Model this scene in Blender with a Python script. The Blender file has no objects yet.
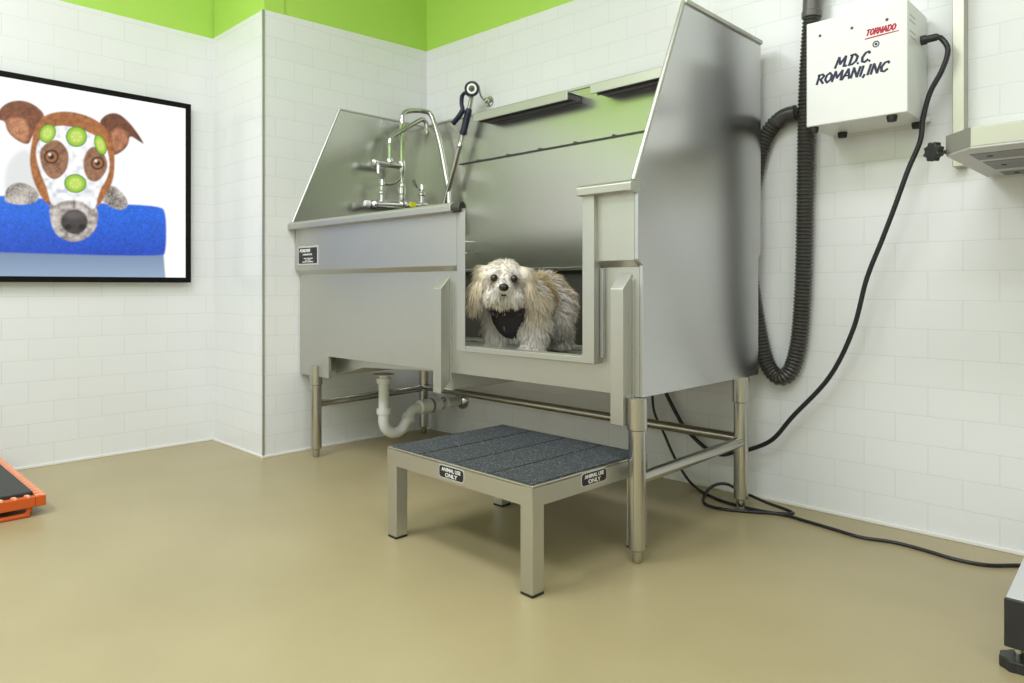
import bpy, bmesh, math, random
import numpy as np
from mathutils import Vector, Matrix, Euler
random.seed(7); RNG = np.random.default_rng(7)
PI = math.pi
SC = bpy.context.scene
EXPOSURE = 0.23
COL = SC.collection

# ------------------------------------------------------------------ materials
def mat(name, color, rough=0.5, metal=0.0, spec=0.5, emit=None, estr=0.0, coat=0.0):
    m = bpy.data.materials.new(name); m.use_nodes = True
    b = m.node_tree.nodes['Principled BSDF']
    b.inputs['Base Color'].default_value = (*color, 1)
    b.inputs['Roughness'].default_value = rough
    b.inputs['Metallic'].default_value = metal
    b.inputs['Specular IOR Level'].default_value = spec
    b.inputs['Coat Weight'].default_value = coat
    if emit:
        b.inputs['Emission Color'].default_value = (*emit, 1)
        b.inputs['Emission Strength'].default_value = estr
    return m

def nodes(m):
    return m.node_tree.nodes, m.node_tree.links, m.node_tree.nodes['Principled BSDF']

def noise(m, scale, stretch=(1, 1, 1), detail=3, coord='Object'):
    n, l, b = nodes(m)
    tc = n.new('ShaderNodeTexCoord'); mp = n.new('ShaderNodeMapping'); t = n.new('ShaderNodeTexNoise')
    mp.inputs['Scale'].default_value = stretch
    t.inputs['Scale'].default_value = scale; t.inputs['Detail'].default_value = detail
    l.new(tc.outputs[coord], mp.inputs['Vector']); l.new(mp.outputs[0], t.inputs['Vector'])
    return t

def ramp(m, src, stops):
    n, l, b = nodes(m); r = n.new('ShaderNodeValToRGB')
    e = r.color_ramp.elements
    while len(e) < len(stops): e.new(0.5)
    for k, (p, c) in enumerate(stops):
        e[k].position = p; e[k].color = (*c, 1) if len(c) == 3 else c
    l.new(src, r.inputs['Fac']); return r

def steel(name, color=(0.57, 0.565, 0.525), rough=0.36, aniso=0.55, amp=0.03):
    """brushed sheet: vertical grain spreads reflections sideways"""
    m = mat(name, color, rough, 1.0); n, l, b = nodes(m)
    g = n.new('ShaderNodeNewGeometry'); cr = n.new('ShaderNodeVectorMath'); cr.operation = 'CROSS_PRODUCT'; cr.inputs[1].default_value = (0.001, 0.001, 1)
    l.new(g.outputs['Normal'], cr.inputs[0]); l.new(cr.outputs[0], b.inputs['Tangent'])
    b.inputs['Anisotropic'].default_value = aniso
    return m

M = {}
M['steel'] = steel('brushed_steel', rough=.46, aniso=.35)
M['steel_back'] = steel('brushed_back_sheet', (.58, .58, .54), .27, .45)
M['steel_leg'] = steel('satin_steel_tube', (0.52, 0.51, 0.47), 0.22, 0.2)
M['steel_panel'] = steel('polished_sheet_steel', (0.60, 0.60, 0.605), 0.25, 0.25)
M['chrome'] = mat('chrome', (0.62, 0.62, 0.60), 0.09, 1.0)
M['dark_steel'] = mat('dull_dark_metal', (0.10, 0.095, 0.09), 0.45, 0.7)
M['black_rubber'] = mat('black_rubber', (0.012, 0.012, 0.013), 0.55)
M['black_plastic'] = mat('black_plastic', (0.02, 0.02, 0.021), 0.4)
M['hose'] = mat('dark_grey_corrugated_plastic', (0.050, 0.048, 0.043), 0.26)
M['cord'] = mat('black_cord_rubber', (0.012, 0.012, 0.016), 0.35)
M['navy'] = mat('navy_rubber_grip', (0.012, 0.014, 0.04), 0.42)
M['pvc'] = mat('white_pvc', (0.86, 0.87, 0.86), 0.35)
M['yellow'] = mat('yellow_tag', (0.85, 0.78, 0.02), 0.5)
M['red'] = mat('red_print', (0.50, 0.01, 0.04), 0.5)
M['navy_print'] = mat('navy_print', (0.012, 0.012, 0.05), 0.5)
M['white_paint'] = mat('white_enamel', (0.83, 0.84, 0.83), 0.3)
M['white_trim'] = mat('white_trim', (0.80, 0.80, 0.76), 0.4)
M['cream_metal'] = steel('pale_metal', (.49, .48, .41), .42, .3)
M['olive_metal'] = mat('grey_end_cap', (0.27, 0.27, 0.23), 0.45)
M['light_grey'] = mat('light_grey_enamel', (0.55, 0.55, 0.55), 0.45)
M['mid_grey'] = mat('mid_grey_enamel', (0.30, 0.30, 0.30), 0.45)
M['slot'] = mat('grey_recess', (0.20, 0.20, 0.21), 0.5)
M['orange'] = mat('orange_powder_coat', (0.60, 0.095, 0.008), 0.45)
M['white_text'] = mat('white_print', (0.85, 0.85, 0.83), 0.5)
M['black_plate'] = mat('black_plate', (0.012, 0.012, 0.012), 0.35)
M['dark_sheet'] = mat('dark_olive_sheet', (.075, .072, .058), .5, .4)
M['trim_metal'] = mat('grey_corner_trim', (0.42, 0.42, 0.38), 0.4, 0.6)
M['shelf_under'] = mat('grey_shelf_lining', (0.12, 0.115, 0.12), 0.5, 0.3)

# floor : beige epoxy with soft mottling
m = M['floor'] = mat('beige_epoxy_floor', (0.42, 0.34, 0.19), 0.32, spec=0.45)
n, l, b = nodes(m); t = noise(m, 2.2, (1, 1, 1), 8)
r = ramp(m, t.outputs['Fac'], [(0.3, (0.355, 0.297, 0.160)), (0.7, (0.408, 0.344, 0.190))])
l.new(r.outputs['Color'], b.inputs['Base Color'])
t2 = noise(m, 3, (1, 1, 1), 2)
r2 = ramp(m, t2.outputs['Fac'], [(0.3, (0.31,) * 3), (0.75, (0.38,) * 3)])
l.new(r2.outputs['Color'], b.inputs['Roughness'])

def tile_mat(name, axis, off):
    """glossy white 2:1 running-bond tile, laid in world metres along one horizontal axis"""
    m = mat(name, (0.78, 0.80, 0.76), 0.22); n, l, b = nodes(m)
    g = n.new('ShaderNodeNewGeometry'); s = n.new('ShaderNodeSeparateXYZ'); c = n.new('ShaderNodeCombineXYZ')
    a1 = n.new('ShaderNodeMath'); a1.operation = 'ADD'; a1.inputs[1].default_value = off + 20 * 0.181
    a2 = n.new('ShaderNodeMath'); a2.operation = 'ADD'; a2.inputs[1].default_value = -0.006 + 20 * 0.0876
    l.new(g.outputs['Position'], s.inputs[0])
    l.new(s.outputs[axis], a1.inputs[0]); l.new(s.outputs['Z'], a2.inputs[0])
    l.new(a1.outputs[0], c.inputs['X']); l.new(a2.outputs[0], c.inputs['Y'])
    br = n.new('ShaderNodeTexBrick'); br.offset = 0.5; br.squash = 1
    br.inputs['Scale'].default_value = 1.0
    br.inputs['Brick Width'].default_value = 0.181; br.inputs['Row Height'].default_value = 0.0876
    br.inputs['Mortar Size'].default_value = 0.0016; br.inputs['Mortar Smooth'].default_value = 0.35
    br.inputs['Bias'].default_value = 0.0
    br.inputs['Color1'].default_value = (0.80, 0.815, 0.815, 1); br.inputs['Color2'].default_value = (0.785, 0.80, 0.80, 1)
    br.inputs['Mortar'].default_value = (0.71, 0.72, 0.71, 1)
    l.new(c.outputs[0], br.inputs['Vector']); l.new(br.outputs['Color'], b.inputs['Base Color'])
    inv = n.new('ShaderNodeMath'); inv.operation = 'SUBTRACT'; inv.inputs[0].default_value = 1
    l.new(br.outputs['Fac'], inv.inputs[1])
    bp = n.new('ShaderNodeBump'); bp.inputs['Strength'].default_value = 0.25; bp.inputs['Distance'].default_value = 0.002
    l.new(inv.outputs[0], bp.inputs['Height']); l.new(bp.outputs[0], b.inputs['Normal'])
    return m
M['tile_x'] = tile_mat('white_tile_back', 'X', 0.1385)
M['tile_y'] = tile_mat('white_tile_left', 'Y', 0.033)
M['green'] = mat('lime_green_paint', (0.43, 0.69, 0.11), 0.5)
M['ceiling'] = mat('white_ceiling_paint', (0.80, 0.80, 0.78), 0.8)

# ------------------------------------------------------------------ mesh helpers
def new(): return bmesh.new()

def bx(bm, x0, x1, y0, y1, z0, z1):
    vs = [bm.verts.new((x, y, z)) for z in (z0, z1) for y in (y0, y1) for x in (x0, x1)]
    for f in ((0, 2, 3, 1), (4, 5, 7, 6), (0, 1, 5, 4), (2, 6, 7, 3), (0, 4, 6, 2), (1, 3, 7, 5)):
        bm.faces.new([vs[i] for i in f])
    return bm

def prism(bm, pts, axis, a0, a1):
    """extrude a 2-D outline along axis: 'x' pts=(y,z), 'y' pts=(x,z), 'z' pts=(x,y)"""
    def P(p, a):
        return {'x': (a, p[0], p[1]), 'y': (p[0], a, p[1]), 'z': (p[0], p[1], a)}[axis]
    A = [bm.verts.new(P(p, a0)) for p in pts]; B = [bm.verts.new(P(p, a1)) for p in pts]
    bm.faces.new(A); bm.faces.new(B[::-1]); k = len(pts)
    for i in range(k):
        bm.faces.new((A[i], B[i], B[(i + 1) % k], A[(i + 1) % k]))
    bmesh.ops.recalc_face_normals(bm, faces=bm.faces)
    return bm

def spline(pts, per=10):
    p = [Vector(q) for q in pts]; p = [p[0] * 2 - p[1]] + p + [p[-1] * 2 - p[-2]]
    out = []
    for i in range(1, len(p) - 2):
        a, b_, c, d = p[i - 1:i + 3]
        for k in range(per):
            t = k / per
            out.append(0.5 * ((2 * b_) + (c - a) * t + (2 * a - 5 * b_ + 4 * c - d) * t * t + (3 * b_ - a - 3 * c + d) * t ** 3))
    out.append(p[-2]); return out

def resample(pts, step):
    out = [pts[0].copy()]; acc = 0.0
    for a, b_ in zip(pts, pts[1:]):
        L = (b_ - a).length
        while L > 1e-9 and acc + L >= step:
            t = (step - acc) / L; a = a.lerp(b_, t); out.append(a.copy()); L = (b_ - a).length; acc = 0.0
        acc += L
    out.append(pts[-1].copy()); return out

def tube(bm, pts, r, seg=14, cap=True, rad=None):
    pts = [Vector(p) for p in pts]; rings = []
    t0 = (pts[1] - pts[0]).normalized()
    u = t0.orthogonal().normalized()
    for i, p in enumerate(pts):
        t = (pts[min(i + 1, len(pts) - 1)] - pts[max(i - 1, 0)]).normalized()
        u = (u - t * u.dot(t)).normalized(); v = t.cross(u)
        rr = rad[i] if rad is not None else r
        rings.append([bm.verts.new(p + (u * math.cos(2 * PI * k / seg) + v * math.sin(2 * PI * k / seg)) * rr) for k in range(seg)])
    for A, B in zip(rings, rings[1:]):
        for k in range(seg):
            bm.faces.new((A[k], A[(k + 1) % seg], B[(k + 1) % seg], B[k]))
    if cap:
        bm.faces.new(rings[0][::-1]); bm.faces.new(rings[-1])
    return bm

def lathe(bm, prof, org, axis=(0, 0, 1), seg=24):
    """prof = [(radius, height along axis)]"""
    q = Vector((0, 0, 1)).rotation_difference(Vector(axis).normalized()); org = Vector(org); rings = []
    for r, h in prof:
        rings.append([bm.verts.new(org + q @ Vector((max(r, 1e-4) * math.cos(2 * PI * k / seg), max(r, 1e-4) * math.sin(2 * PI * k / seg), h))) for k in range(seg)])
    for A, B in zip(rings, rings[1:]):
        for k in range(seg):
            bm.faces.new((A[k], A[(k + 1) % seg], B[(k + 1) % seg], B[k]))
    bm.faces.new(rings[0][::-1]); bm.faces.new(rings[-1])
    return bm

def ball(bm, c, r, seg=20):
    k = bmesh.ops.create_uvsphere(bm, u_segments=seg, v_segments=seg // 2, radius=1)
    rr = r if hasattr(r, '__len__') else (r, r, r)
    for v in k['verts']:
        v.co = Vector((v.co.x * rr[0], v.co.y * rr[1], v.co.z * rr[2])) + Vector(c)
    return bm

def root_loc(o):
    v = Vector((0, 0, 0))
    while o: v += o.location; o = o.parent
    return v

def obj(name, bm, m, parent=None, bev=0.0, smooth=True, loc=None, ang=40, label=None):
    """one mesh object; vertices are given in world metres"""
    o = bpy.data.objects.new(name, None) if bm is None else None
    off = root_loc(parent) if parent else Vector(loc or (0, 0, 0))
    bmesh.ops.recalc_face_normals(bm, faces=bm.faces)
    bmesh.ops.translate(bm, verts=bm.verts, vec=-off)
    me = bpy.data.meshes.new(name); bm.to_mesh(me); bm.free()
    me.materials.append(m if not isinstance(m, str) else M[m])
    if smooth:
        me.polygons.foreach_set('use_smooth', [True] * len(me.polygons))
        me.set_sharp_from_angle(angle=math.radians(ang))
    o = bpy.data.objects.new(name, me); COL.objects.link(o)
    if parent: o.parent = parent
    else: o.location = off
    if bev:
        b_ = o.modifiers.new('edge_round', 'BEVEL'); b_.width = bev; b_.segments = 2; b_.limit_method = 'ANGLE'
        b_.angle_limit = math.radians(35); b_.harden_normals = True
    if label: o['label'] = label
    return o

def thing(name, label, cat, loc, group=None):
    o = bpy.data.objects.new(name, None); COL.objects.link(o); o.location = loc
    o.empty_display_size = 0.05
    o['label'] = label; o['category'] = cat
    if group: o['group'] = group
    return o

def tag(o, label, cat, group=None):
    o['label'] = label; o['category'] = cat
    if group: o['group'] = group
    return o

def struct(name, bm, m, bev=0.0):
    o = obj(name, bm, m, bev=bev, smooth=False); o['kind'] = 'structure'; return o

def text(name, s, size, m, parent, mx, shear=0.0, bold=0.0, sx=1.0, align='LEFT'):
    """a line of lettering as thin raised print; mx places local x=right, y=up, z=out of the face"""
    c = bpy.data.curves.new(name, 'FONT'); c.body = s; c.size = size; c.shear = shear; c.offset = bold
    c.extrude = 0.0004; c.align_x = align; c.align_y = 'BOTTOM_BASELINE'; c.resolution_u = 4
    t = bpy.data.objects.new(name + '_tmp', c); COL.objects.link(t)
    bpy.context.view_layer.update()
    me = bpy.data.meshes.new_from_object(t.evaluated_get(bpy.context.evaluated_depsgraph_get()))
    bpy.data.objects.remove(t); bpy.data.curves.remove(c)
    me.name = name
    me.transform(Matrix.Translation(-root_loc(parent)) @ mx @ Matrix.Diagonal((sx, 1, 1, 1)))
    me.materials.clear(); me.materials.append(M[m])
    o = bpy.data.objects.new(name, me); COL.objects.link(o); o.parent = parent
    return o

def face_front(x, y, z, rot=0.0):      # a face looking towards -Y
    return Matrix.Translation((x, y, z)) @ Matrix(((1, 0, 0, 0), (0, 0, -1, 0), (0, 1, 0, 0), (0, 0, 0, 1))) @ Matrix.Rotation(rot, 4, 'Z')
def face_right(x, y, z, rot=0.0):      # a face looking towards +X
    return Matrix.Translation((x, y, z)) @ Matrix(((0, 0, 1, 0), (1, 0, 0, 0), (0, 1, 0, 0), (0, 0, 0, 1))) @ Matrix.Rotation(rot, 4, 'Z')

# ------------------------------------------------------------------ the room
XL, XN, YN, YB, ZT, ZC = -3.45, -2.927, 1.447, 2.40, 1.955, 2.9
XR, YF = 2.3, -2.4
struct('floor', bx(new(), XL - .1, XR + .1, YF - .1, YB + .1, -0.1, 0), 'floor')
struct('ceiling', bx(new(), XL - .1, XR + .1, YF - .1, YB + .1, ZC, ZC + .1), 'ceiling')
def wall(name, x0, x1, y0, y1, inset, m):
    """tiled up to ZT, painted green above; the paint sits 8 mm behind the tile face"""
    a = bx(new(), x0, x1, y0, y1, 0, ZT)
    o = struct(name, a, m)
    d = inset
    p = bx(new(), x0 + max(d[0], 0), x1 + min(d[0], 0), y0 + max(d[1], 0), y1 + min(d[1], 0), ZT, ZC)
    u = struct(name + '_paint', p, 'green'); u.parent = o
    u.name = 'upper_wall'
    return o
YBL, XKB, ZTB = 2.355, -1.30, 1.988
def yback(x): return YB if x > XKB else YBL + (YB - YBL) * (x - XN) / (XKB - XN)
struct('wall_back', bx(new(), XKB, XR + .1, YB, YB + .12, 0, ZTB), M['tile_x'])
struct('wall_back_left', prism(new(), [(XN - .1, yback(XN - .1)), (XKB, YB), (XKB, YB + .12), (XN - .1, YB + .12)], 'z', 0, ZTB), M['tile_x'])
o_ = struct('wall_back_paint', prism(new(), [(XN - .1, yback(XN - .1) + .006), (XKB, YB + .006), (XR + .1, YB + .006), (XR + .1, YB + .12), (XN - .1, YB + .12)], 'z', ZTB, ZC), 'green')
wall('wall_left', XL - .1, XL, YF - .1, YN + .1, (-.006, 0), M['tile_y'])
wall('wall_notch_front', XL, XN - .001, YN, YN + .1, (0, .006), M['tile_x'])
struct('wall_notch_side', prism(new(), [(YN + .1, 0), (YB + .1, 0), (YB + .1, ZTB + .004), (YN + .1, ZT + .004)], 'x', XN - .1, XN), M['tile_y'])
struct('wall_notch_side_paint', prism(new(), [(YN + .1, ZT + .004), (YB + .1, ZTB + .004), (YB + .1, ZC), (YN + .1, ZC)], 'x', XN - .1, XN - .006), 'green')
wall('wall_right', XR, XR + .1, YF - .1, YB, (.006, 0), M['tile_y'])
wall('wall_front', XL, XR, YF - .1, YF, (0, -.006), M['tile_x'])
bt, bh = .006, .011
struct('baseboard_back', prism(new(), [(XN, yback(XN) - bt), (XKB, YB - bt), (XR, YB - bt), (XR, YB), (XKB, YB), (XN, yback(XN))], 'z', 0, bh), 'white_trim', .002)
struct('baseboard_left', bx(new(), XL, XL + bt, YF, YN - bt, 0, bh), 'white_trim', .002)
struct('baseboard_notch_front', bx(new(), XL, XN + bt, YN - bt, YN, 0, bh), 'white_trim', .002)
struct('baseboard_notch_side', bx(new(), XN, XN + bt, YN, YBL - bt, 0, bh), 'white_trim', .002)
struct('wall_notch_corner', prism(new(), [(YN + .0005, 0), (YN + .1, 0), (YN + .1, ZT + .004), (YN + .0005, ZT)], 'x', XN - .001, XN), M['tile_y'])
u_ = bx(new(), XN - .0065, XN - .006, YN + .006, YN + .1, ZT, ZC); struct('wall_notch_corner_paint', u_, 'green')
struct('trim_1', bx(new(), XN - .006, XN + .003, YN - .0025, YN + .005, bh, ZT), 'trim_metal')

# ------------------------------------------------------------------ the dog wash tub
x0, x1, yf, yu, yd, yr, yb = -2.912, -1.085, 1.62, 1.597, 1.580, 1.560, 2.330
ox0, ox1, fx0, fx1 = -1.761, -1.263, -1.786, -1.221
tub = thing('dog_wash_tub', 'large stainless steel dog washing tub on round legs with an open doorway', 'dog bath', ((x0 + x1) / 2, 1.97, 0))
lp = [(x0 + .0005, .353), (-2.681, .353), (-2.681, .447), (x1 - .0125, .447), (x1 - .0125, .806), (fx1 - .014, .806), (fx1 - .014, .54), (-1.825, .54), (-1.825, .806), (x0 + .0005, .806)]
obj('lower_front_panel', prism(new(), lp, 'y', yf, yf + .014), 'steel', tub, .0015)
up = [(yu, 1.02), (yu, .820), (yf - .001, .802), (yf + .013, .802), (yf + .013, 1.02)]
obj('upper_front_panel', prism(new(), up, 'x', x0 + .0005, -1.824), 'steel', tub, .0015)
obj('upper_front_panel', prism(new(), up, 'x', fx1 - .002, x1 - .0125), 'steel', tub, .0015)
df = [(ox0 - .0005, .549), (ox0 - .0005, .530), (fx1, .530), (fx1, 1.018), (ox1, 1.018), (ox1, .556), (ox1 - .008, .549)]
dfo = obj('door_frame', prism(new(), df, 'y', yd, yf + .005), 'steel', tub, .002)
# the left jamb is splayed, so its folded back edge runs to the hollow panel behind
obj('splayed_jamb', prism(new(), [(fx0, yd), (ox0, yd), (ox0 - .003, yd + .004), (-1.8215, yf + .014), (-1.8235, yf + .014), (-1.8235, yu + .001), (fx0, yu + .001)], 'z', .530, 1.010), 'steel', dfo, .0015)
# narrow light stop strip beside the right jamb
obj('door_stop', bx(new(), fx1 + .001, fx1 + .012, yf - .016, yf, .545, .80), 'steel_panel', tub, .002)
def rim_prof(yc, zc, r, k=18):
    return [(yc + r * math.cos(a), zc + r * math.sin(a)) for a in [2 * PI * i / k for i in range(k)]]
bmr = new(); prism(bmr, [(yr, 1.002), (yr - .001, 1.024), (yr + .008, 1.033), (yr + .040, 1.034), (yr + .05, 1.026), (yr + .05, 1.004), (yr + .02, 1.000)], 'x', x0 - .012, -1.815)
rim = obj('rolled_rim', bmr, 'steel', tub, .003)
cb = new(); lathe(cb, [(.004, -.05), (.017, -.05), (.0175, -.002), (.0155, 0), (.0145, -.003), (.004, -.003)], (-1.776, yr + .022, 1.016), (1, 0, 0), 20)
obj('rim_end_cap', cb, 'dark_steel', rim)
bmr = new(); prism(bmr, [(yr, 1.004), (yr - .001, 1.026), (yr + .008, 1.034), (yr + .040, 1.034), (yr + .05, 1.026), (yr + .05, 1.004)], 'x', ox1 - .006, x1 + .002)
obj('rolled_rim', bmr, 'steel', tub, .003)
ra = [(yf, .447), (yf, .806), (yu, .822), (yu, 1.0), (yr + .002, 1.003), (yr + .004, 1.03), (yr + .018, 1.034), (1.838, 1.585), (yb + .006, 1.585), (yb + .006, .86), (yb - .012, .85), (yb - .012, .447)]
er = obj('end_panel', prism(new(), ra, 'x', x1 - .012, x1), 'steel_panel', tub, .0012)
tb = new(); tube(tb, [(x1 - .004, yr + .02, 1.034), (x1 - .004, 1.838, 1.587), ], .007, 10)
obj('edge_bead', tb, 'steel', er)
tb = new(); bx(tb, x1 - .016, x1 + .007, 1.836, yb + .008, 1.579, 1.592)
obj('top_hem', tb, 'steel', er, .002)
la = [(yf, .353), (yf, .806), (yu, .822), (yu, 1.0), (yr + .004, 1.03), (yr + .018, 1.034), (1.822, 1.583), (yb + .006, 1.583), (yb + .006, .447), (1.9, .353)]
el = obj('end_panel', prism(new(), la, 'x', x0 - .010, x0), 'steel_back', tub, .0012)
tb = new(); tube(tb, [(x0 - .003, yr + .02, 1.034), (x0 - .003, 1.822, 1.585)], .006, 10)
obj('edge_bead', tb, 'steel', el)
tb = new(); bx(tb, x0 - .012, x0 + .003, 1.82, yb, 1.579, 1.589); obj('top_hem', tb, 'steel', el, .002)
bp = obj('back_panel', bx(new(), x0, x1 - .012, yb, yb + .010, .45, 1.583), 'steel_back', tub, .001)
obj('dark_lower_sheet', bx(new(), x0 + .002, x1 - .014, yb - .004, yb, .502, .816), 'dark_sheet', bp)  # dark sheet over the back panel below the ledge
obj('top_hem', bx(new(), x0, x1 - .016, yb - .006, yb + .011, 1.577, 1.588), 'steel', bp, .002)
tb = new(); bx(tb, -2.63, x1 - .03, yb - .010, yb + .001, 1.349, 1.3545)
for k in range(7):
    bx(tb, -2.5 + k * .2, -2.49 + k * .2, yb - .012, yb + .001, 1.3545, 1.360)
obj('slotted_rail', tb, 'dark_steel', bp)
obj('rack_ledge', bx(new(), -2.72, x1 - .014, yb - .035, yb + .001, .816, .830), 'steel_panel', bp, .002)
tb = new(); tube(tb, spline([(-2.566, yb, .965), (-2.566, yb - .028, .962), (-2.566, yb - .032, .93), (-2.562, yb - .032, .915), (-2.545, yb - .032, .908), (-2.515, yb - .032, .912)], 6), .003, 8)
obj('wire_hook', tb, 'chrome', bp)
# standing floor of the tub, lower sump towards the drain, and the cross channel under the doorway
tb = new(); bx(tb, -1.95, x1 - .013, yf + .021, yb - .001, .482, .500)
fl = obj('tub_floor', tb, 'steel', tub, .002)
tb = new()
for k in range(9): tube(tb, [(-1.90, yf + .06 + k * .075, .503), (x1 - .03, yf + .06 + k * .075, .503)], .004, 8)
obj('floor_rib', tb, 'steel', fl)
obj('sump', prism(new(), [(-2.74, .356), (-2.517, .406), (-2.06, .429), (-1.10, .444), (-1.10, .481), (-2.74, .481)], 'y', yf + .07, yb - .02), 'steel', tub, .004)
obj('cross_channel', bx(new(), -1.935, -1.885, yf + .015, 1.95, .385, .446), 'steel', tub, .002)

def tub_leg(x, y, ztop, zs):
    lg = obj('leg', lathe(new(), [(.019, .034), (.0235, .038), (.0235, zs)], (x, y, 0)), 'steel_leg', tub)
    obj('foot', lathe(new(), [(.010, 0), (.0135, .003), (.015, .012), (.0155, .036)], (x, y, 0)), 'steel_leg', lg)
    obj('leg_socket', lathe(new(), [(.0238, zs - .003), (.0275, zs), (.0275, ztop)], (x, y, 0)), 'steel_leg', lg)
LX0, LX1, LY0, LY1 = -2.785, -1.097, 1.610, 2.262
tub_leg(LX0, LY0 + .012, .40, .318); tub_leg(LX1, LY0, .446, .362)
tub_leg(-2.835, LY1, .45, .362); tub_leg(LX1 - .012, LY1 - .024, .446, .362)
obj('side_rail', tube(new(), [(LX0, LY0, .232), (-2.835, LY1, .232)], .017, 16), 'steel_leg', tub)
obj('side_rail', tube(new(), [(LX1, LY0, .225), (LX1 - .010, LY1 - .012, .228)], .017, 16), 'steel_leg', tub)
obj('back_rail', tube(new(), [(-2.835, LY1, .238), (LX1 - .012, LY1 - .022, .238)], .017, 16), 'steel_leg', tub)
def guide(xa, xb, zb0, zb1):
    g = obj('door_guide', prism(new(), [(1.577, zb0), (yf + .001, zb1), (yf + .001, .786), (1.577, .742)], 'x', xa, xb), 'steel', tub, .002)
    obj('mounting_flange', bx(new(), xb - .002, xb + .010, yf - .006, yf + .001, max(zb1, .42), .77), 'steel_panel', g, .001)
guide(-1.926, -1.883, .377, .418); guide(-1.163, -1.120, .370, .371)
# the two small shelves folded from the back panel
def shelf(xa, xb):
    s = obj('tool_shelf', prism(new(), [(yb, 1.552), (2.232, 1.552), (2.232, 1.514), (2.238, 1.514), (2.238, 1.545), (yb, 1.545)], 'x', xa, xb), 'steel', tub, .002)
    tb = new(); bx(tb, xa + .004, xb - .004, 2.239, yb - .002, 1.522, 1.544); obj('shelf_tray', tb, 'shelf_under', s, .002)
    tb = new(); bx(tb, xa + .004, xb - .004, 2.275, 2.279, 1.517, 1.523); obj('tray_lip', tb, 'dark_steel', s)
shelf(-2.432, -1.863); shelf(-1.745, x1 - .016)
# maker's plate
pl = obj('name_plate', bx(new(), -2.893, -2.722, yu - .003, yu + .001, .8415, .925), 'light_grey', tub, .002)
obj('plate_face', bx(new(), -2.885, -2.730, yu - .0036, yu - .002, .849, .918), 'black_plate', pl)
text('lettering', 'FOREVER', .019, 'white_text', pl, face_front(-2.877, yu - .0040, .899), .35, .0006, 1.15)
text('lettering', 'STAINLESS STEEL', .0095, 'white_text', pl, face_front(-2.849, yu - .0040, .885), .2, .0003, 1.12)
tb = new()
for z, xs in ((.871, (-2.84, -2.822, -2.815, -2.79, -2.785, -2.765)), (.8635, (-2.828, -2.812, -2.806, -2.782)), (.856, (-2.852, -2.815, -2.81, -2.762))):
    for a, c in zip(xs[::2], xs[1::2]): bx(tb, a, c, yu - .0042, yu - .003, z - .0018, z + .0018)
obj('small_print', tb, 'white_text', pl)

# ------------------------------------------------------------------ faucet with spray hose, hung on its wall hook
fX = -2.83
fa = thing('faucet', 'chrome wall-mounted faucet with lever handles and a spray hose above the tub', 'faucet', (x0, 2.12, 1.13))
tb = new(); tube(tb, [(fX, 1.965, 1.140), (fX, 2.27, 1.158)], .020, 14); ball(tb, (fX, 2.121, 1.150), .028)
for y in (2.002, 2.245): tube(tb, [(fX, y, 1.146), (x0 + .001, y, 1.146)], .014, 12)
for y in (2.002, 2.245): lathe(tb, [(.026, 0), (.026, .006), (.016, .012)], (x0, y, 1.146), (1, 0, 0))
obj('mixer_body', tb, 'chrome', fa)
def valve(y, z, top, dy):
    v = obj('valve', lathe(new(), [(.012, z), (.013, z + .05), (.019, z + .055), (.019, z + .064), (.012, z + .07), (.012, top - .03), (.016, top - .026), (.013, top), (.006, top + .004)], (fX, y, 0), (0, 0, 1), 16), 'chrome', fa)
    hb = new(); tube(hb, spline([(fX, y, top - .012), (fX + .01, y + dy * .35, top - .02), (fX + .02, y + dy * .7, top - .012), (fX + .03, y + dy, top + .012)], 6), .006, 8, rad=[.006 + .002 * (i / 18) for i in range(19)])
    obj('lever_handle', hb, 'chrome', v)
valve(2.002, 1.14, 1.262, .085); valve(2.245, 1.155, 1.262, -.075)
lathe_k = lathe(new(), [(.012, 0), (.024, .006), (.026, .022), (.018, .03), (.018, .034)], (fX, 1.965, 1.136), (0, -1, 0.1), 16)
obj('inlet_knob', lathe_k, 'chrome', fa)
obj('end_plug', lathe(new(), [(.012, .034), (.017, .036), (.014, .06), (.004, .064)], (fX, 1.965, 1.136), (0, -1, 0.1), 16), 'pvc', fa)
obj('hang_tag', bx(new(), fX + .012, fX + .026, 2.155, 2.19, 1.142, 1.166), 'yellow', fa, .003)
tb = new(); lathe(tb, [(.012, 1.15), (.018, 1.16), (.016, 1.2), (.022, 1.205), (.022, 1.235), (.014, 1.24), (.011, 1.25), (.011, 1.30), (.016, 1.31), (.018, 1.36), (.011, 1.37)], (fX, 2.121, 0), (0, 0, 1), 16)
tube(tb, spline([(fX, 2.121, 1.36), (fX, 2.121, 1.48), (fX, 2.121, 1.565), (fX, 2.133, 1.605), (fX + .003, 2.165, 1.622), (fX + .01, 2.225, 1.634)], 8), .0125, 12)
obj('riser_pipe', tb, 'chrome', fa)
tb = new(); tube(tb, [(fX, 2.121, 1.342), (fX, 1.975, 1.338)], .015, 12); lathe(tb, [(.017, 0), (.019, .004), (.019, .02), (.014, .024)], (fX, 1.972, 1.338), (0, -1, 0))
ad = obj('spout_valve', tb, 'chrome', fa)
obj('lever_handle', tube(new(), [(fX + .008, 1.968, 1.340), (fX + .022, 1.966, 1.318), (fX + .026, 1.962, 1.283)], .008, 10, rad=[.008, .009, .007]), 'chrome', ad)
tb = new(); tube(tb, spline([(fX, 2.049, 1.345), (fX, 2.049, 1.40), (fX, 2.050, 1.455), (fX, 2.070, 1.485), (fX + .01, 2.15, 1.538), (fX + .015, 2.225, 1.585), (fX + .018, 2.250, 1.585), (fX + .019, 2.262, 1.562), (fX + .019, 2.264, 1.520)], 8), .0115, 12)
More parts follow.
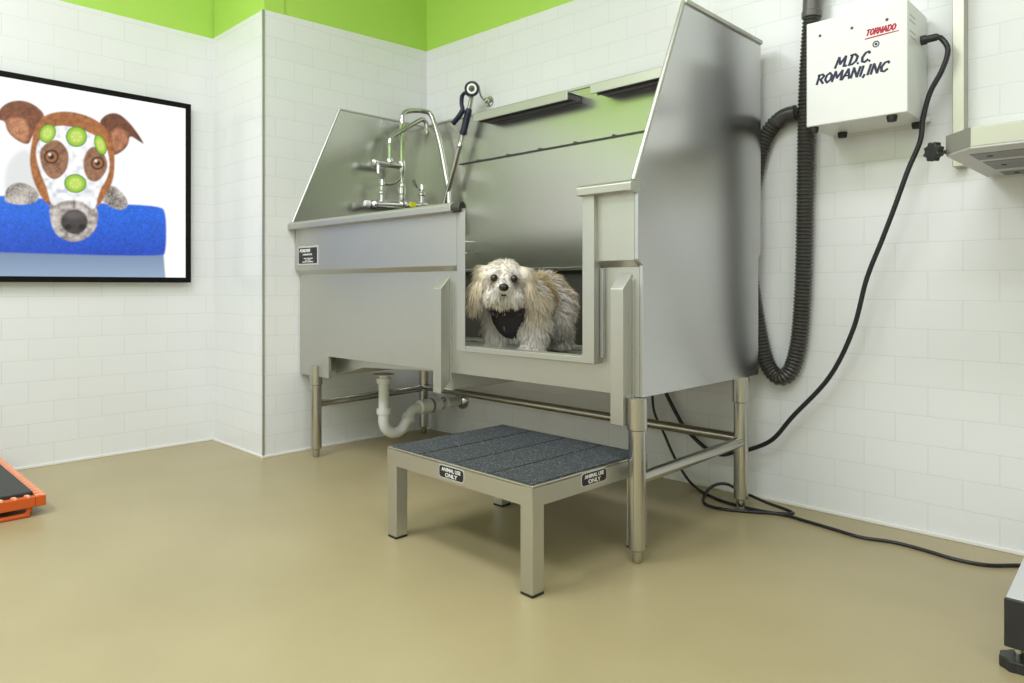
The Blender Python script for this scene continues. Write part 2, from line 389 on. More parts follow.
lathe(tb, [(.011, 0), (.014, .004), (.014, .024), (.0095, .028)], (fX + .019, 2.264, 1.512)); lathe(tb, [(.015, 1.35), (.015, 1.368), (.010, 1.374)], (fX, 2.049, 0))
obj('spout', tb, 'chrome', fa)
hp = spline([(fX + .01, 2.225, 1.634), (fX + .03, 2.275, 1.622), (-2.762, 2.283, 1.54), (-2.722, 2.283, 1.43), (-2.69, 2.283, 1.31), (-2.665, 2.283, 1.20), (-2.655, 2.27, 1.09), (-2.675, 2.25, 1.02), (-2.705, 2.26, 1.05), (-2.69, 2.278, 1.162), (-2.63, 2.280, 1.309), (-2.585, 2.280, 1.42), (-2.556, 2.28, 1.486)], 12)
hp = resample(hp, .004)
hs = obj('spray_hose', tube(new(), hp, .0105, 12, rad=[.0128 if i % 2 else .0118 for i in range(len(hp))]), 'steel_leg', fa)
ds = Vector((-2.512, 2.28, 1.60)) - Vector((-2.556, 2.28, 1.486)); dn = ds.normalized(); A = Vector((-2.556, 2.28, 1.486))
obj('hose_ferrule', lathe(new(), [(.0125, -.07), (.015, -.066), (.015, -.055), (.0118, -.05), (.0118, 0)], A, dn, 16), 'chrome', fa)
sh = obj('spray_handle', lathe(new(), [(.012, -.006), (.019, 0), (.019, .012), (.0165, .018), (.0175, .10), (.015, .118), (.010, .124)], A, dn, 16), 'navy', fa)
obj('handle_neck', tube(new(), spline([A + dn * .118, A + dn * .15, A + dn * .175 + Vector((.002, -.004, 0)), Vector((-2.470, 2.264, 1.672))], 6), .011, 12), 'chrome', sh)
obj('trigger_lever', tube(new(), spline([(-2.486, 2.258, 1.655), (-2.505, 2.250, 1.668), (-2.528, 2.250, 1.657), (-2.535, 2.252, 1.622), (-2.528, 2.252, 1.590), (-2.548, 2.246, 1.562), (-2.582, 2.240, 1.532)], 5), .008, 10, rad=[.009] * 10 + [.0105] * 10 + [.0125] * 11), 'navy', sh)
hd = Vector((.55, -.78, -.12)).normalized(); hc = Vector((-2.464, 2.255, 1.680))
obj('spray_head', lathe(new(), [(.008, -.006), (.017, -.006), (.019, .002), (.024, .006), (.024, .009), (.006, .009)], hc, hd, 20), 'steel_leg', sh)
obj('spray_face', lathe(new(), [(.015, .0085), (.0145, .0105), (.006, .0112), (.005, .014), (.002, .0145)], hc, hd, 16), 'dark_steel', sh)
rg = new(); lathe(rg, [(.0245, -.010), (.034, -.010), (.0365, 0), (.0345, .012), (.027, .014), (.0248, .010), (.0245, -.0098)], hc, hd, 24)
obj('bumper_ring', rg, 'navy', sh)
hk = thing('wall_hook', 'small chrome hook on the tiled wall holding the sprayer', 'hook', (-2.47, yback(-2.46), 1.635))
obj('mount_flange', lathe(new(), [(.026, 0), (.024, .006), (.012, .010), (.011, .022), (.014, .026), (.012, .034)], (-2.46, yback(-2.46), 1.640), (0, -1, 0), 18), 'chrome', hk)
obj('hook_arm', tube(new(), spline([(-2.46, yback(-2.46) - .03, 1.640), (-2.463, 2.325, 1.647), (-2.462, 2.31, 1.660), (-2.455, 2.293, 1.684), (-2.455, 2.29, 1.70)], 6), .0055, 10), 'chrome', hk)

# ------------------------------------------------------------------ white drain trap under the tub
tX, tY = -2.65, 1.885
dt = thing('drain_trap', 'white plastic drain trap hanging under the tub', 'drain pipe', (tX, tY, .07))
obj('tailpiece', lathe(new(), [(.024, .13), (.024, .345), (.05, .352)], (tX, tY, 0)), 'pvc', dt)
for z in (.322, .185): obj('slip_nut', lathe(new(), [(.027, z - .014), (.034, z - .012), (.034, z + .012), (.027, z + .014)], (tX, tY, 0), seg=10), 'pvc', dt)
up_ = [(tX, tY, .175)] + [(tX, tY + .065 - .065 * math.cos(a), .143 - .065 * math.sin(a)) for a in [PI * i / 12 for i in range(0, 10)]]
e_ = Vector(up_[-1]); up_ += [(tX, tY + .143, .142), (tX, tY + .163, .163), (tX, tY + .195, .172), (tX, tY + .24, .176), (tX, tY + .30, .178)]
obj('trap_bend', tube(new(), spline(up_, 4), .0255, 16), 'pvc', dt)
obj('slip_nut', lathe(new(), [(.028, -.012), (.034, -.010), (.034, .010), (.028, .012)], (tX, tY + .139, .134), (0, .62, .78), 10), 'pvc', dt)
obj('trap_arm', lathe(new(), [(.028, 0), (.034, .003), (.034, .12), (.029, .125), (.029, .17)], (tX, tY + .20, .176), (0, 1, .01), 20), 'pvc', dt)
obj('coupling', lathe(new(), [(.034, 0), (.0352, .002), (.0352, .012), (.034, .014)], (tX, tY + .265, .1765), (0, 1, .01), 20), mat('blue_grey_band', (.20, .24, .33), .5), dt)
obj('wall_flange', lathe(new(), [(.024, -.08), (.031, -.075), (.031, -.055), (.024, -.05), (.024, .05), (.034, .055), (.045, .068), (.045, .0745)], (tX, yback(tX) - .0745, .178), (0, 1, 0), 20), 'chrome', dt)

# ------------------------------------------------------------------ step stool
sx0, sx1, sy0, sy1, sz = -1.743, -1.142, 1.250, 1.727, .270
st = thing('step_stool', 'low stainless steel step stool with grit strips in front of the tub', 'step stool', ((sx0 + sx1) / 2, (sy0 + sy1) / 2, 0))
ap = .052
tb = new(); bx(tb, sx0, sx1, sy0, sy1, sz - .006, sz)
top = obj('step_top', tb, 'steel_leg', st, .0025)
tb = new()
q_ = .004
for P in ([(sx0, sy0), (sx1, sy0), (sx1 - q_, sy0 + q_), (sx0 + q_, sy0 + q_)], [(sx1, sy0), (sx1, sy1), (sx1 - q_, sy1 - q_), (sx1 - q_, sy0 + q_)],
          [(sx1, sy1), (sx0, sy1), (sx0 + q_, sy1 - q_), (sx1 - q_, sy1 - q_)], [(sx0, sy1), (sx0, sy0), (sx0 + q_, sy0 + q_), (sx0 + q_, sy1 - q_)]):
    prism(tb, P, 'z', sz - ap, sz - .0065)
obj('apron', tb, 'steel', st)
m = M['grit'] = mat('blue_grey_grit_tape', (.06, .07, .08), .8); n, l, b = nodes(m)
t = noise(m, 300, (1, 1, 1), 2)
r = ramp(m, t.outputs['Fac'], [(.35, (.020, .024, .027)), (.60, (.055, .064, .070)), (.72, (.30, .33, .35))]); l.new(r.outputs['Color'], b.inputs['Base Color'])
bpn = n.new('ShaderNodeBump'); bpn.inputs['Strength'].default_value = .4; bpn.inputs['Distance'].default_value = .002
l.new(t.outputs['Fac'], bpn.inputs['Height']); l.new(bpn.outputs[0], b.inputs['Normal'])
w_ = (sx1 - sx0 - .026) / 4
for k in range(4):
    a = sx0 + .010 + k * (w_ + .002) + (0 if k == 0 else .003)
    obj('grit_strip', bx(new(), a, a + w_ - .005, sy0 + .010, sy1 - .008, sz - .001, sz + .0015), 'grit', top)
lw = .042
for (a, c) in ((sx0 + .001, sy0 + .001), (sx1 - .001 - lw, sy0 + .001), (sx0 + .001, sy1 - .001 - lw), (sx1 - .001 - lw, sy1 - .001 - lw)):
    lg = obj('leg', bx(new(), a, a + lw, c, c + lw, .006, sz - .005), 'steel', st, .003)
    obj('rubber_foot', bx(new(), a, a + lw, c, c + lw, 0, .007), 'black_rubber', lg, .002)
def sign(mx, w=.106, h=.036):
    def rr(w, h, r, k=6):
        return [(sx * (w / 2 - r) + r * math.cos(a0 + PI / 2 * i / k), sy * (h / 2 - r) + r * math.sin(a0 + PI / 2 * i / k))
                for sx, sy, a0 in ((1, 1, 0), (-1, 1, PI / 2), (-1, -1, PI), (1, -1, 1.5 * PI)) for i in range(k + 1)]
    tb = new(); prism(tb, rr(w, h, .011), 'z', -.0005, .0008); bmesh.ops.transform(tb, matrix=mx, verts=tb.verts)
    s = obj('warning_plate', tb, 'light_grey', st)
    tb = new(); prism(tb, rr(w - .005, h - .005, .009), 'z', 0, .0012); bmesh.ops.transform(tb, matrix=mx, verts=tb.verts)
    obj('plate_face', tb, 'black_plate', s)
    text('lettering', 'ANIMAL USE', .0142, 'white_text', s, mx @ Matrix.Translation((0, .0018, .0014)), 0, .0002, 1.0, 'CENTER')
    text('lettering', 'ONLY', .0150, 'white_text', s, mx @ Matrix.Translation((0, -.0125, .0014)), 0, .0002, 1.25, 'CENTER')
sign(face_front(-1.444, sy0, sz - .0255)); sign(face_right(sx1, 1.484, sz - .0215))
st.rotation_euler = (0, 0, -.018)

# ------------------------------------------------------------------ wall dryer, its hose and its cords
bx0, bx1, by0, by1, bz0, bz1 = -.872, -.590, 2.190, 2.385, 1.238, 1.556
dr = thing('wall_dryer', 'white wall-mounted pet dryer box with red and navy lettering', 'dryer', ((bx0 + bx1) / 2, YB, bz0))
obj('housing', bx(new(), bx0, bx1, by0, by1, bz0, bz1), 'white_paint', dr, .004)
obj('mounting_bracket', bx(new(), bx0 + .03, bx1 + .009, by1 - .001, YB, bz0 + .004, bz0 + .018), 'white_paint', dr, .001)
obj('mounting_bracket', bx(new(), bx0 + .03, bx1 - .02, by1 - .001, YB, bz1 - .05, bz1 - .02), 'white_paint', dr, .001)
for (x, y) in ((bx0 + .016, by0 + .018), (bx1 - .045, by0 + .018), (bx0 + .055, by1 - .045), (bx1 - .02, by1 - .028)):
    obj('rubber_foot', lathe(new(), [(.0135, 0), (.0145, .006), (.012, .018), (.004, .019)], (x, y, bz0 + .001), (0, 0, -1), 16), 'black_rubber', dr)
for x in (-.830, -.738, -.643): obj('screw', lathe(new(), [(.0045, 0), (.004, .002), (.001, .003)], (x, by0 + .0005, 1.510), (0, -1, 0), 12), 'dark_steel', dr)
GLY = {'M': (.95, [[(0, 0), (.14, 1), (.45, .30), (.85, 1), (.92, 0)]]), 'D': (.78, [[(.08, 0), (.14, 1)], [(-.05, .95), (.38, 1), (.74, .72), (.70, .28), (.36, .02), (-.02, .02)]]),
    'C': (.72, [[(.70, .80), (.55, .98), (.26, .90), (.05, .5), (.15, .1), (.44, 0), (.70, .20)]]), 'R': (.74, [[(.08, 0), (.12, 1)], [(-.02, .94), (.44, 1), (.66, .78), (.48, .54), (.14, .48)], [(.32, .5), (.74, 0)]]),
    'O': (.76, [[(.38, 1), (.10, .78), (.05, .35), (.34, 0), (.64, .25), (.68, .70), (.38, 1)]]), 'A': (.80, [[(0, 0), (.42, 1), (.74, 0)], [(.16, .34), (.64, .34)]]),
    'N': (.78, [[(.02, 0), (.08, 1), (.62, 0), (.72, 1)]]), 'I': (.28, [[(.08, 0), (.14, 1)]]), '.': (.26, [[(.06, 0), (.12, .05)]]), ',': (.26, [[(.12, .08), (.02, -.20)]]), 'T': (.72, [[(.34, 0), (.38, 1)], [(0, .94), (.74, 1)]])}
def brush(parent, s, x, z, h, wd, shear, m, sx=1.0):
    tb = new(); cx_ = 0.0
    for ch in s:
        w_, strokes = GLY[ch]
        for P_ in strokes:
            for k, (p, q) in enumerate(zip(P_, P_[1:])):
                A2 = Vector(((cx_ + p[0]) * h * sx + shear * p[1] * h, p[1] * h)); B2 = Vector(((cx_ + q[0]) * h * sx + shear * q[1] * h, q[1] * h))
                d_ = (B2 - A2).normalized(); n_ = Vector((-d_.y, d_.x)) * wd * (.75 + .45 * abs(d_.y)); e_ = d_ * wd * .5; d0 = .0006 + .00002 * k
                prism(tb, [(x + v.x, z + v.y) for v in (A2 - n_ - e_, B2 - n_ + e_, B2 + n_ + e_, A2 + n_ - e_)], 'y', by0 - d0, by0 + .0004)
        cx_ += w_ + .10
    return obj('lettering', tb, m, parent, smooth=False)
brush(dr, 'M.D.C.', -.786, 1.402, .029, .0031, .30, 'navy_print', .93)
brush(dr, 'ROMANI,INC', -.842, 1.3635, .0275, .0030, .28, 'navy_print', 1.0)
brush(dr, 'TORNADO', -.700, 1.4765, .0165, .0019, .25, 'red', .80)
tb = new(); prism(tb, [(-.702, 1.4665), (-.612, 1.470), (-.612, 1.472), (-.66, 1.4715), (-.702, 1.4695)], 'y', by0 - .001, by0 + .0005); obj('underline', tb, 'red', dr)
tb = new(); tube(tb, [(-.672 + .008 * math.cos(2 * PI * i / 28), by0 - .0006, 1.447 + .008 * math.sin(2 * PI * i / 28)) for i in range(29)], .0014, 6)
lathe(tb, [(.0035, 0), (.0035, .0014)], (-.672, by0, 1.447), (0, -1, 0), 12)
obj('emblem', tb, 'navy_print', dr)
tb = new()
for z in (1.515, 1.50, 1.47, 1.455): bx(tb, bx1 - .0005, bx1 + .0006, by0 + .02, by0 + .075, z, z + .004)
obj('faint_print', tb, 'light_grey', dr)
obj('cable_gland', lathe(new(), [(.014, 0), (.014, .012), (.011, .016), (.011, .04), (.008, .046)], (bx1, 2.325, 1.470), (1, -.1, 0), 14), 'black_plastic', dr)

def flat(p, z): return [(x, y, z) for x, y in p]
cp = [(bx1 + .042, 2.322, 1.470), (-0.534, 2.315, 1.459), (-0.519, 2.315, 1.424), (-0.534, 2.315, 1.37), (-0.565, 2.315, 1.31), (-0.583, 2.315, 1.238), (-0.589, 2.31, 1.173), (-0.621, 2.31, 1.092), (-0.657, 2.31, 0.986), (-0.692, 2.31, 0.889), (-0.736, 2.31, 0.77), (-0.775, 2.31, 0.615), (-0.85, 2.32, 0.46), (-0.972, 2.33, 0.317), (-1.046, 2.335, 0.227), (-1.136, 2.345, 0.177), (-1.19, 2.362, .160), (-1.25, 2.365, .138), (-1.32, 2.37, .155), (-1.40, 2.37, .215), (-1.45, 2.37, .285), (-1.485, 2.37, .345), (-1.50, 2.36, .42)]
tag(obj('power_cord', tube(new(), resample(spline(cp, 10), .012), .0075, 10), 'cord', loc=(-1.0, 2.35, .2)), 'thick black power cord hanging from the white dryer box', 'cord')
zf = .0055
cl = [(-1.535, 2.37, .42), (-1.54, 2.365, .33), (-1.53, 2.365, .255), (-1.49, 2.365, .185), (-1.45, 2.365, .11), (-1.40, 2.36, .045), (-1.35, 2.345, .012), (-1.28, 2.315, zf), (-1.17, 2.275, zf), (-1.05, 2.275, zf), (-.99, 2.30, zf), (-.975, 2.325, zf), (-1.01, 2.335, zf + .004), (-1.08, 2.338, .018), (-1.17, 2.335, .04), (-1.215, 2.325, .055), (-1.25, 2.30, .045), (-1.262, 2.265, .018), (-1.235, 2.215, zf), (-1.17, 2.20, zf), (-1.09, 2.235, zf), (-1.0, 2.285, zf), (-.90, 2.272, zf), (-.80, 2.235, zf), (-.72, 2.222, zf), (-.64, 2.245, zf), (-.56, 2.238, zf), (-.48, 2.222, zf), (-.41, 2.235, zf), (-.345, 2.295, zf), (-.28, 2.33, zf)]
cl = [(x + .016, y - .022, z) if z < .06 and -1.3 < x < -.85 else (x, y, z) for x, y, z in cl]
tag(obj('power_cord', tube(new(), resample(spline(cl, 10), .012), .0052, 10), 'cord', loc=(-1.0, 2.28, 0)), 'thin black cord coiled by the tub leg and running along the floor', 'cord')

hz = thing('vacuum_hose', 'dark grey corrugated hose looping down the wall beside the tub', 'hose', (-.95, 2.368, .43))
hpth = [(-.918, 2.355, 1.66), (-.928, 2.362, 1.56), (-.938, 2.366, 1.42), (-.943, 2.368, 1.28), (-.946, 2.369, 1.10), (-.949, 2.369, .90), (-.955, 2.369, .72), (-.968, 2.369, .565), (-.993, 2.369, .47), (-1.03, 2.369, .437), (-1.070, 2.369, .468), (-1.098, 2.369, .55), (-1.13, 2.37, .72), (-1.15, 2.37, .90), (-1.135, 2.37, 1.06), (-1.108, 2.37, 1.19), (-1.082, 2.37, 1.265), (-1.055, 2.37, 1.303), (-1.028, 2.37, 1.322)]
hh = resample(spline(hpth, 14), .0024)
obj('corrugated_tube', tube(new(), hh, .026, 18, rad=[(.0245, .0262, .0285, .0285, .0262)[i % 5] for i in range(len(hh))]), 'hose', hz)
obj('hose_cuff', tube(new(), spline([(-1.045, 2.37, 1.308), (-1.022, 2.37, 1.325), (-1.0, 2.37, 1.330), (-.977, 2.37, 1.332)], 5), .0275, 18), 'hose', hz)
obj('hose_cuff', lathe(new(), [(.026, 0), (.0315, .002), (.0315, .02), (.029, .022), (.028, .09), (.025, .092)], (-.920, 2.355, 1.632), (.03, 0, 1), 20), mat('grey_hose_cuff', (.12, .115, .105), .3), hz)
obj('clamp', lathe(new(), [(.024, .09), (.0285, .092), (.0285, .135), (.024, .137)], (-.920, 2.355, 1.632), (.03, 0, 1), 20), 'chrome', hz)
for xe in (-.952, -.889): obj('clamp_ear', bx(new(), xe, xe + .008, 2.34, 2.372, 1.715, 1.74), 'black_plastic', hz, .001)
obj('hose_tail', lathe(new(), [(.025, 0), (.025, .30), (.02, .302)], (-.917, 2.355, 1.765), (.03, 0, 1), 20), 'hose', hz)

# ------------------------------------------------------------------ cream wall unit and its post at the right
po = obj('mounting_post', bx(new(), -.517, -.487, 2.352, YB, 1.094, 2.25), 'cream_metal', bev=.002, loc=(-.502, YB, 1.094))
tag(po, 'pale metal upright post on the tiled wall behind the wall unit', 'post')
wu = thing('wall_unit', 'pale metal wall unit with slotted grey underside and star knob', 'wall unit', (-.2, YB, 1.06))
uz0, uz1 = 1.060, 1.109
cx0, cx1, cy0, cy1 = -.438, -.375, 1.867, 1.936
ux1 = .35
hb = new(); prism(hb, [(cx1, cy0), (ux1, cy0), (ux1, 2.385), (cx0, 2.385), (cx0, cy1)], 'z', uz0 + .004, uz1)
obj('housing', hb, 'cream_metal', wu, .002)
# bevelled grey corner cap
hb = new(); prism(hb, [(cx0 - .001, cy1), (cx1, cy0 - .001), (cx1 + .004, cy0 + .004), (cx0 + .004, cy1 + .003)], 'z', uz0 + .0045, uz1 - .0005)
obj('corner_cap', hb, 'olive_metal', wu)
hb = new(); prism(hb, [(cx1, cy0), (ux1, cy0), (ux1, 2.385), (cx0, 2.385), (cx0, cy1)], 'z', uz0, uz0 + .0045)
bt_ = obj('bottom_plate', hb, 'light_grey', wu, .001)
for k, (ya, yc) in enumerate(((1.945, 2.045), (2.085, 2.235), (2.295, 2.372))):
    s = obj('slot', bx(new(), -.392, ux1 - .02, ya, yc, uz0 - .0012, uz0 + .001), 'slot', bt_)
    obj('rivet', lathe(new(), [(.007, 0), (.006, .002), (.001, .0025)], (-.36, (ya + yc) / 2, uz0 - .001), (0, 0, -1), 12), 'black_plastic', bt_)
kb = new(); prism(kb, [((.024 if (i // 3) % 2 else .0195) * math.cos(2 * PI * i / 48), (.024 if (i // 3) % 2 else .0195) * math.sin(2 * PI * i / 48)) for i in range(48)], 'z', 0, .018)
bmesh.ops.transform(kb, matrix=Matrix.Translation((-.456, 1.928, 1.072)) @ Vector((0, 0, 1)).rotation_difference(Vector((-.52, -.85, 0))).to_matrix().to_4x4(), verts=kb.verts)
kn = obj('star_knob', kb, 'black_plastic', wu, .003)
obj('knob_stem', tube(new(), [(-.457, 1.927, 1.072), (-.430, 1.944, 1.071)], .005, 10), 'dark_steel', kn)
obj('wall_bracket', bx(new(), cx0 + .02, ux1 - .05, 2.384, YB, uz0 + .005, uz1), 'olive_metal', wu)

# ------------------------------------------------------------------ foot of a grooming table at the lower right
gt = thing('grooming_table_base', 'grey steel foot of a table with black end and levelling foot', 'table base', (-.17, 1.75, 0))
gx0, gx1 = -.274, .10
obj('foot_beam', prism(new(), [(1.655, .056), (1.655, .146), (2.2, .21), (2.2, .056)], 'x', gx0, gx1), 'light_grey', gt, .003)
obj('end_cover', bx(new(), gx0 - .001, gx1 + .001, 1.647, 1.657, .052, .1455), 'black_plastic', gt, .002)
for (x, y) in ((-.258, 1.688), (.06, 1.688), (-.258, 2.15), (.06, 2.15)):
    tb = new(); prism(tb, [((.033 if (i // 2) % 2 else .030) * math.cos(2 * PI * i / 32), (.033 if (i // 2) % 2 else .030) * math.sin(2 * PI * i / 32)) for i in range(32)], 'z', 0, .022)
    bmesh.ops.translate(tb, verts=tb.verts, vec=(x, y, 0)); f = obj('levelling_foot', tb, 'black_plastic', gt, .004)
    obj('threaded_stem', lathe(new(), [(.007, .02), (.007, .058)], (x, y, 0), seg=12), 'chrome', f)

# ------------------------------------------------------------------ orange training platform at the left
pf = thing('training_platform', 'low orange-framed platform with a black perforated mat by the left wall', 'platform', (-3.07, .25, 0))
px0, px1, py0, py1, pz0, pz1 = -3.43, -2.712, -.35, .592, .032, .066
fr = new()
for (a, c, d, e) in ((px0, px1, py1 - .028, py1), (px0, px1, py0, py0 + .028), (px1 - .028, px1, py0 + .028, py1 - .028), (px0, px0 + .028, py0 + .028, py1 - .028)):
    bx(fr, a, c, d, e, pz0, pz1)
frame = obj('frame', fr, 'orange', pf, .003)
sr = new()
def rid(x, y, horiz):
    u, v = (.004, .013) if horiz else (.013, .004)
    tube(sr, [(x - u, y - v, pz1 - .001), (x, y, pz1 + .0015), (x + u, y + v, pz1 - .001)], .0055, 8)
k = px0 + .02
while k < px1 - .012: rid(k, py1 - .014, True); rid(k, py0 + .014, True); k += .036
k = py0 + .03
while k < py1 - .03: rid(px1 - .014, k, False); rid(px0 + .014, k, False); k += .036
obj('grip_ridges', sr, mat('pale_orange_ridges', (.80, .36, .22), .3), frame)  # pale tone paints the specular sheen into the ridge colour
mt = obj('mat', bx(new(), px0 + .03, px1 - .03, py0 + .03, py1 - .03, pz0 + .006, pz1 + .012), mat('black_platform_rubber', (.022, .024, .023), .5), pf, .004)
for i in range(5):
    for j in range(8):
        obj('drain_hole', lathe(new(), [(.011, 0), (.011, .0012)], (px1 - .13 - i * .12, py1 - .12 - j * .1, pz1 + .0118), (0, 0, 1), 12), 'black_rubber', mt)
for xl in (px1 - .014, px0 + .03):
    lpth = [(xl, py1 - .045, pz0 + .004), (xl, py1 - .045, .020), (xl, py1 - .052, .010), (xl, py1 - .065, .0075), (xl, .3, .0075), (xl, py0 + .065, .0075), (xl, py0 + .052, .010), (xl, py0 + .045, .020), (xl, py0 + .045, pz0 + .004)]
    obj('wire_leg', tube(new(), spline(lpth, 5), .0085, 12), 'orange', pf)

# ------------------------------------------------------------------ wall display with the spa-dog picture
tv = thing('wall_display', 'black-framed display on the left wall showing a dog with cucumber slices', 'screen', (XL, .58, .764))
ty0, ty1, tz0, tz1 = -.174, 1.330, .766, 1.607
ib = .0235
fb = new()
for (a, c, d, e) in ((ty0, ty1, tz0, tz0 + ib), (ty0, ty1, tz1 - ib, tz1), (ty0, ty0 + ib, tz0 + ib, tz1 - ib), (ty1 - ib, ty1, tz0 + ib, tz1 - ib)):
    bx(fb, XL + .012, XL + .036, a, c, d, e)
obj('bezel', fb, mat('black_bezel', (.004, .004, .004), .6, spec=.15), tv, .001)
obj('backing', bx(new(), XL + .0005, XL + .030, ty0 + .01, ty1 - .01, tz0 + .01, tz1 - .01), 'black_plastic', tv)

def smooth(e, w): return np.clip(e / w * .5 + .5, 0, 1)
def inpoly(X, Y, P):
    """signed distance to a polygon, positive inside"""
    ins = np.zeros(X.shape, bool); dist = np.full(X.shape, 1e9); k = len(P)
    for i in range(k):
        ax, ay = P[i]; bx_, by_ = P[(i + 1) % k]
        c = ((ay > Y) != (by_ > Y)) & (X < (bx_ - ax) * (Y - ay) / ((by_ - ay) if by_ != ay else 1e-9) + ax); ins ^= c
        dx, dy = bx_ - ax, by_ - ay; t = np.clip(((X - ax) * dx + (Y - ay) * dy) / (dx * dx + dy * dy + 1e-9), 0, 1)
        dist = np.minimum(dist, np.hypot(X - ax - t * dx, Y - ay - t * dy))
    return np.where(ins, dist, -dist)
def rounded(P, n=3):
    for _ in range(n):
        Q = []
        for i in range(len(P)):
            a, c = P[i], P[(i + 1) % len(P)]
            Q += [(a[0] * .75 + c[0] * .25, a[1] * .75 + c[1] * .25), (a[0] * .25 + c[0] * .75, a[1] * .25 + c[1] * .75)]
        P = Q
    return P
def vnoise(X, Y, s, seed):
    g = np.random.default_rng(seed).random((97, 97)); x, y = X / s, Y / s
    i, j = np.floor(x).astype(int), np.floor(y).astype(int); fx, fy = x - i, y - j
    fx, fy = fx * fx * (3 - 2 * fx), fy * fy * (3 - 2 * fy); q = lambda a, c: g[a % 97, c % 97]
    return (q(i, j) * (1 - fx) + q(i + 1, j) * fx) * (1 - fy) + (q(i, j + 1) * (1 - fx) + q(i + 1, j + 1) * fx) * fy
def s2l(c): c = np.asarray(c, float) / 255; return np.where(c <= .04045, c / 12.92, ((c + .055) / 1.055) ** 2.4)

def paint(Yw, Zw):
    """picture colours; the outlines below are drawn on a 683-unit board seen through a fixed perspective of the wall"""
    s, c = 0.698517, 0.715593
    Xw = XL + .03
    r = c * Xw + s * Yw; d = -s * Xw + c * Yw
    U = (512 + 707 * r / d) * 3.595; V = (286 - 707 * (Zw - .75) / d - 90) * 3.595
    img = np.ones(U.shape + (3,)) * s2l((254, 254, 254))
    def over(a, col):
        nonlocal img
        col = np.asarray(col); img = img * (1 - a[..., None]) + col * a[..., None]
    n1, n2, n3 = vnoise(U, V, 5, 1), vnoise(U, V, 14, 2), vnoise(U, V, 40, 3)
    W = 3.0
    # table top
    e = inpoly(U, V, [(-1200, 560), (588, 590), (597, 700), (-1200, 700)])
    t = np.clip((V - 585) / 90, 0, 1)[..., None]
    over(smooth(e, W), s2l((118, 140, 172)) * (1 - t) + s2l((150, 170, 198)) * t)
    # white shoulder, towel
    over(smooth(inpoly(U, V, rounded([(18, 420), (15, 290), (45, 235), (95, 205), (135, 260), (160, 420)])), 10), s2l((226, 228, 228)))
    e = inpoly(U, V, rounded([(-1200, 340), (0, 378), (180, 392), (380, 408), (575, 416), (598, 440), (598, 580), (582, 600), (0, 584), (-1200, 550)], 2))
    sh = np.clip((V - 380) / 210, 0, 1)[..., None]
    tw = (s2l((24, 110, 232)) * (1 - sh) + s2l((10, 68, 190)) * sh) * (.72 + .56 * n1[..., None])
    over(smooth(e, W), tw)
    # ears
    def fur(c1, c2, nn): return s2l(c1) * (1 - nn[..., None]) + s2l(c2) * nn[..., None]
    f1 = np.clip(.6 * n1 + .6 * n2 - .1, 0, 1)
    over(smooth(inpoly(U, V, rounded([(165, 90), (125, 52), (80, 36), (30, 42), (-6, 72), (-8, 108), (20, 112), (26, 150), (60, 182), (104, 200), (116, 165), (150, 130)], 2)), W), fur((92, 45, 26), (150, 84, 48), f1))
    over(smooth(inpoly(U, V, rounded([(95, 105), (60, 95), (18, 112), (30, 148), (66, 178), (98, 192), (104, 150)], 2)), 7), fur((150, 90, 58), (214, 150, 108), f1))
    over(smooth(inpoly(U, V, rounded([(352, 122), (378, 88), (420, 80), (458, 108), (492, 150), (522, 198), (496, 182), (466, 162), (462, 196), (440, 222), (402, 240), (388, 180)], 2)), W), fur((80, 40, 28), (132, 72, 46), f1))
    over(smooth(inpoly(U, V, rounded([(395, 150), (430, 130), (462, 160), (458, 195), (436, 216), (404, 226)], 2)), 7), fur((140, 82, 54), (205, 138, 100), f1))
    # paws
    for P in ([(14, 395), (24, 350), (60, 330), (112, 342), (144, 376), (132, 404), (80, 414), (28, 406)], [(362, 392), (384, 348), (410, 342), (444, 372), (464, 408), (444, 434), (402, 424), (372, 404)]):
        over(smooth(inpoly(U, V, rounded(P, 2)), W), fur((96, 86, 80), (222, 214, 206), np.clip(n3 * .9 + .5 * n1 - .2, 0, 1)))
    # head
    over(smooth(inpoly(U, V, rounded([(108, 215), (128, 125), (165, 86), (240, 74), (318, 92), (376, 128), (406, 180), (414, 250), (408, 330), (376, 382), (350, 430), (180, 425), (138, 372), (108, 290)], 2)), W), fur((128, 70, 30), (196, 122, 66), f1))
    over(smooth(inpoly(U, V, rounded([(174, 400), (240, 380), (300, 380), (352, 418), (352, 490), (318, 532), (266, 550), (210, 530), (184, 490)], 2)), W), fur((112, 100, 92), (218, 210, 204), np.clip(.35 * n1 + .9 * n2 - .1, 0, 1)))
    # white mask
    over(smooth(inpoly(U, V, rounded([(124, 212), (160, 150), (212, 124), (292, 140), (352, 168), (386, 212), (396, 265), (388, 315), (356, 362), (342, 440), (292, 396), (228, 396), (186, 424), (170, 355), (142, 290)], 2)), W), fur((196, 202, 212), (255, 255, 255), np.clip(n2 * 1.3 + .3 - .45 * (V > 330) * n3, 0, 1)))
    # eye patches and eyes
    for P in ([(142, 215), (172, 186), (208, 176), (240, 208), (250, 245), (238, 295), (200, 326), (166, 308), (144, 260)], [(300, 240), (328, 200), (362, 210), (388, 255), (384, 292), (352, 332), (318, 326), (300, 288)]):
        over(smooth(inpoly(U, V, rounded(P, 2)), W), fur((112, 68, 46), (172, 124, 92), f1))
    for (ex, ey, er_) in ((185, 240, 27), (351, 263, 25)):
        q = np.hypot(U - ex, (V - ey) * 1.05)
        over(smooth(er_ - q, W), s2l((42, 22, 14))); over(smooth(er_ * .72 - q, W), s2l((176, 104, 54))); over(smooth(er_ * .40 - q, W), s2l((24, 14, 10)))
        over(smooth(5 - np.hypot(U - ex + 6, V - ey + 8), W), s2l((240, 235, 230)))
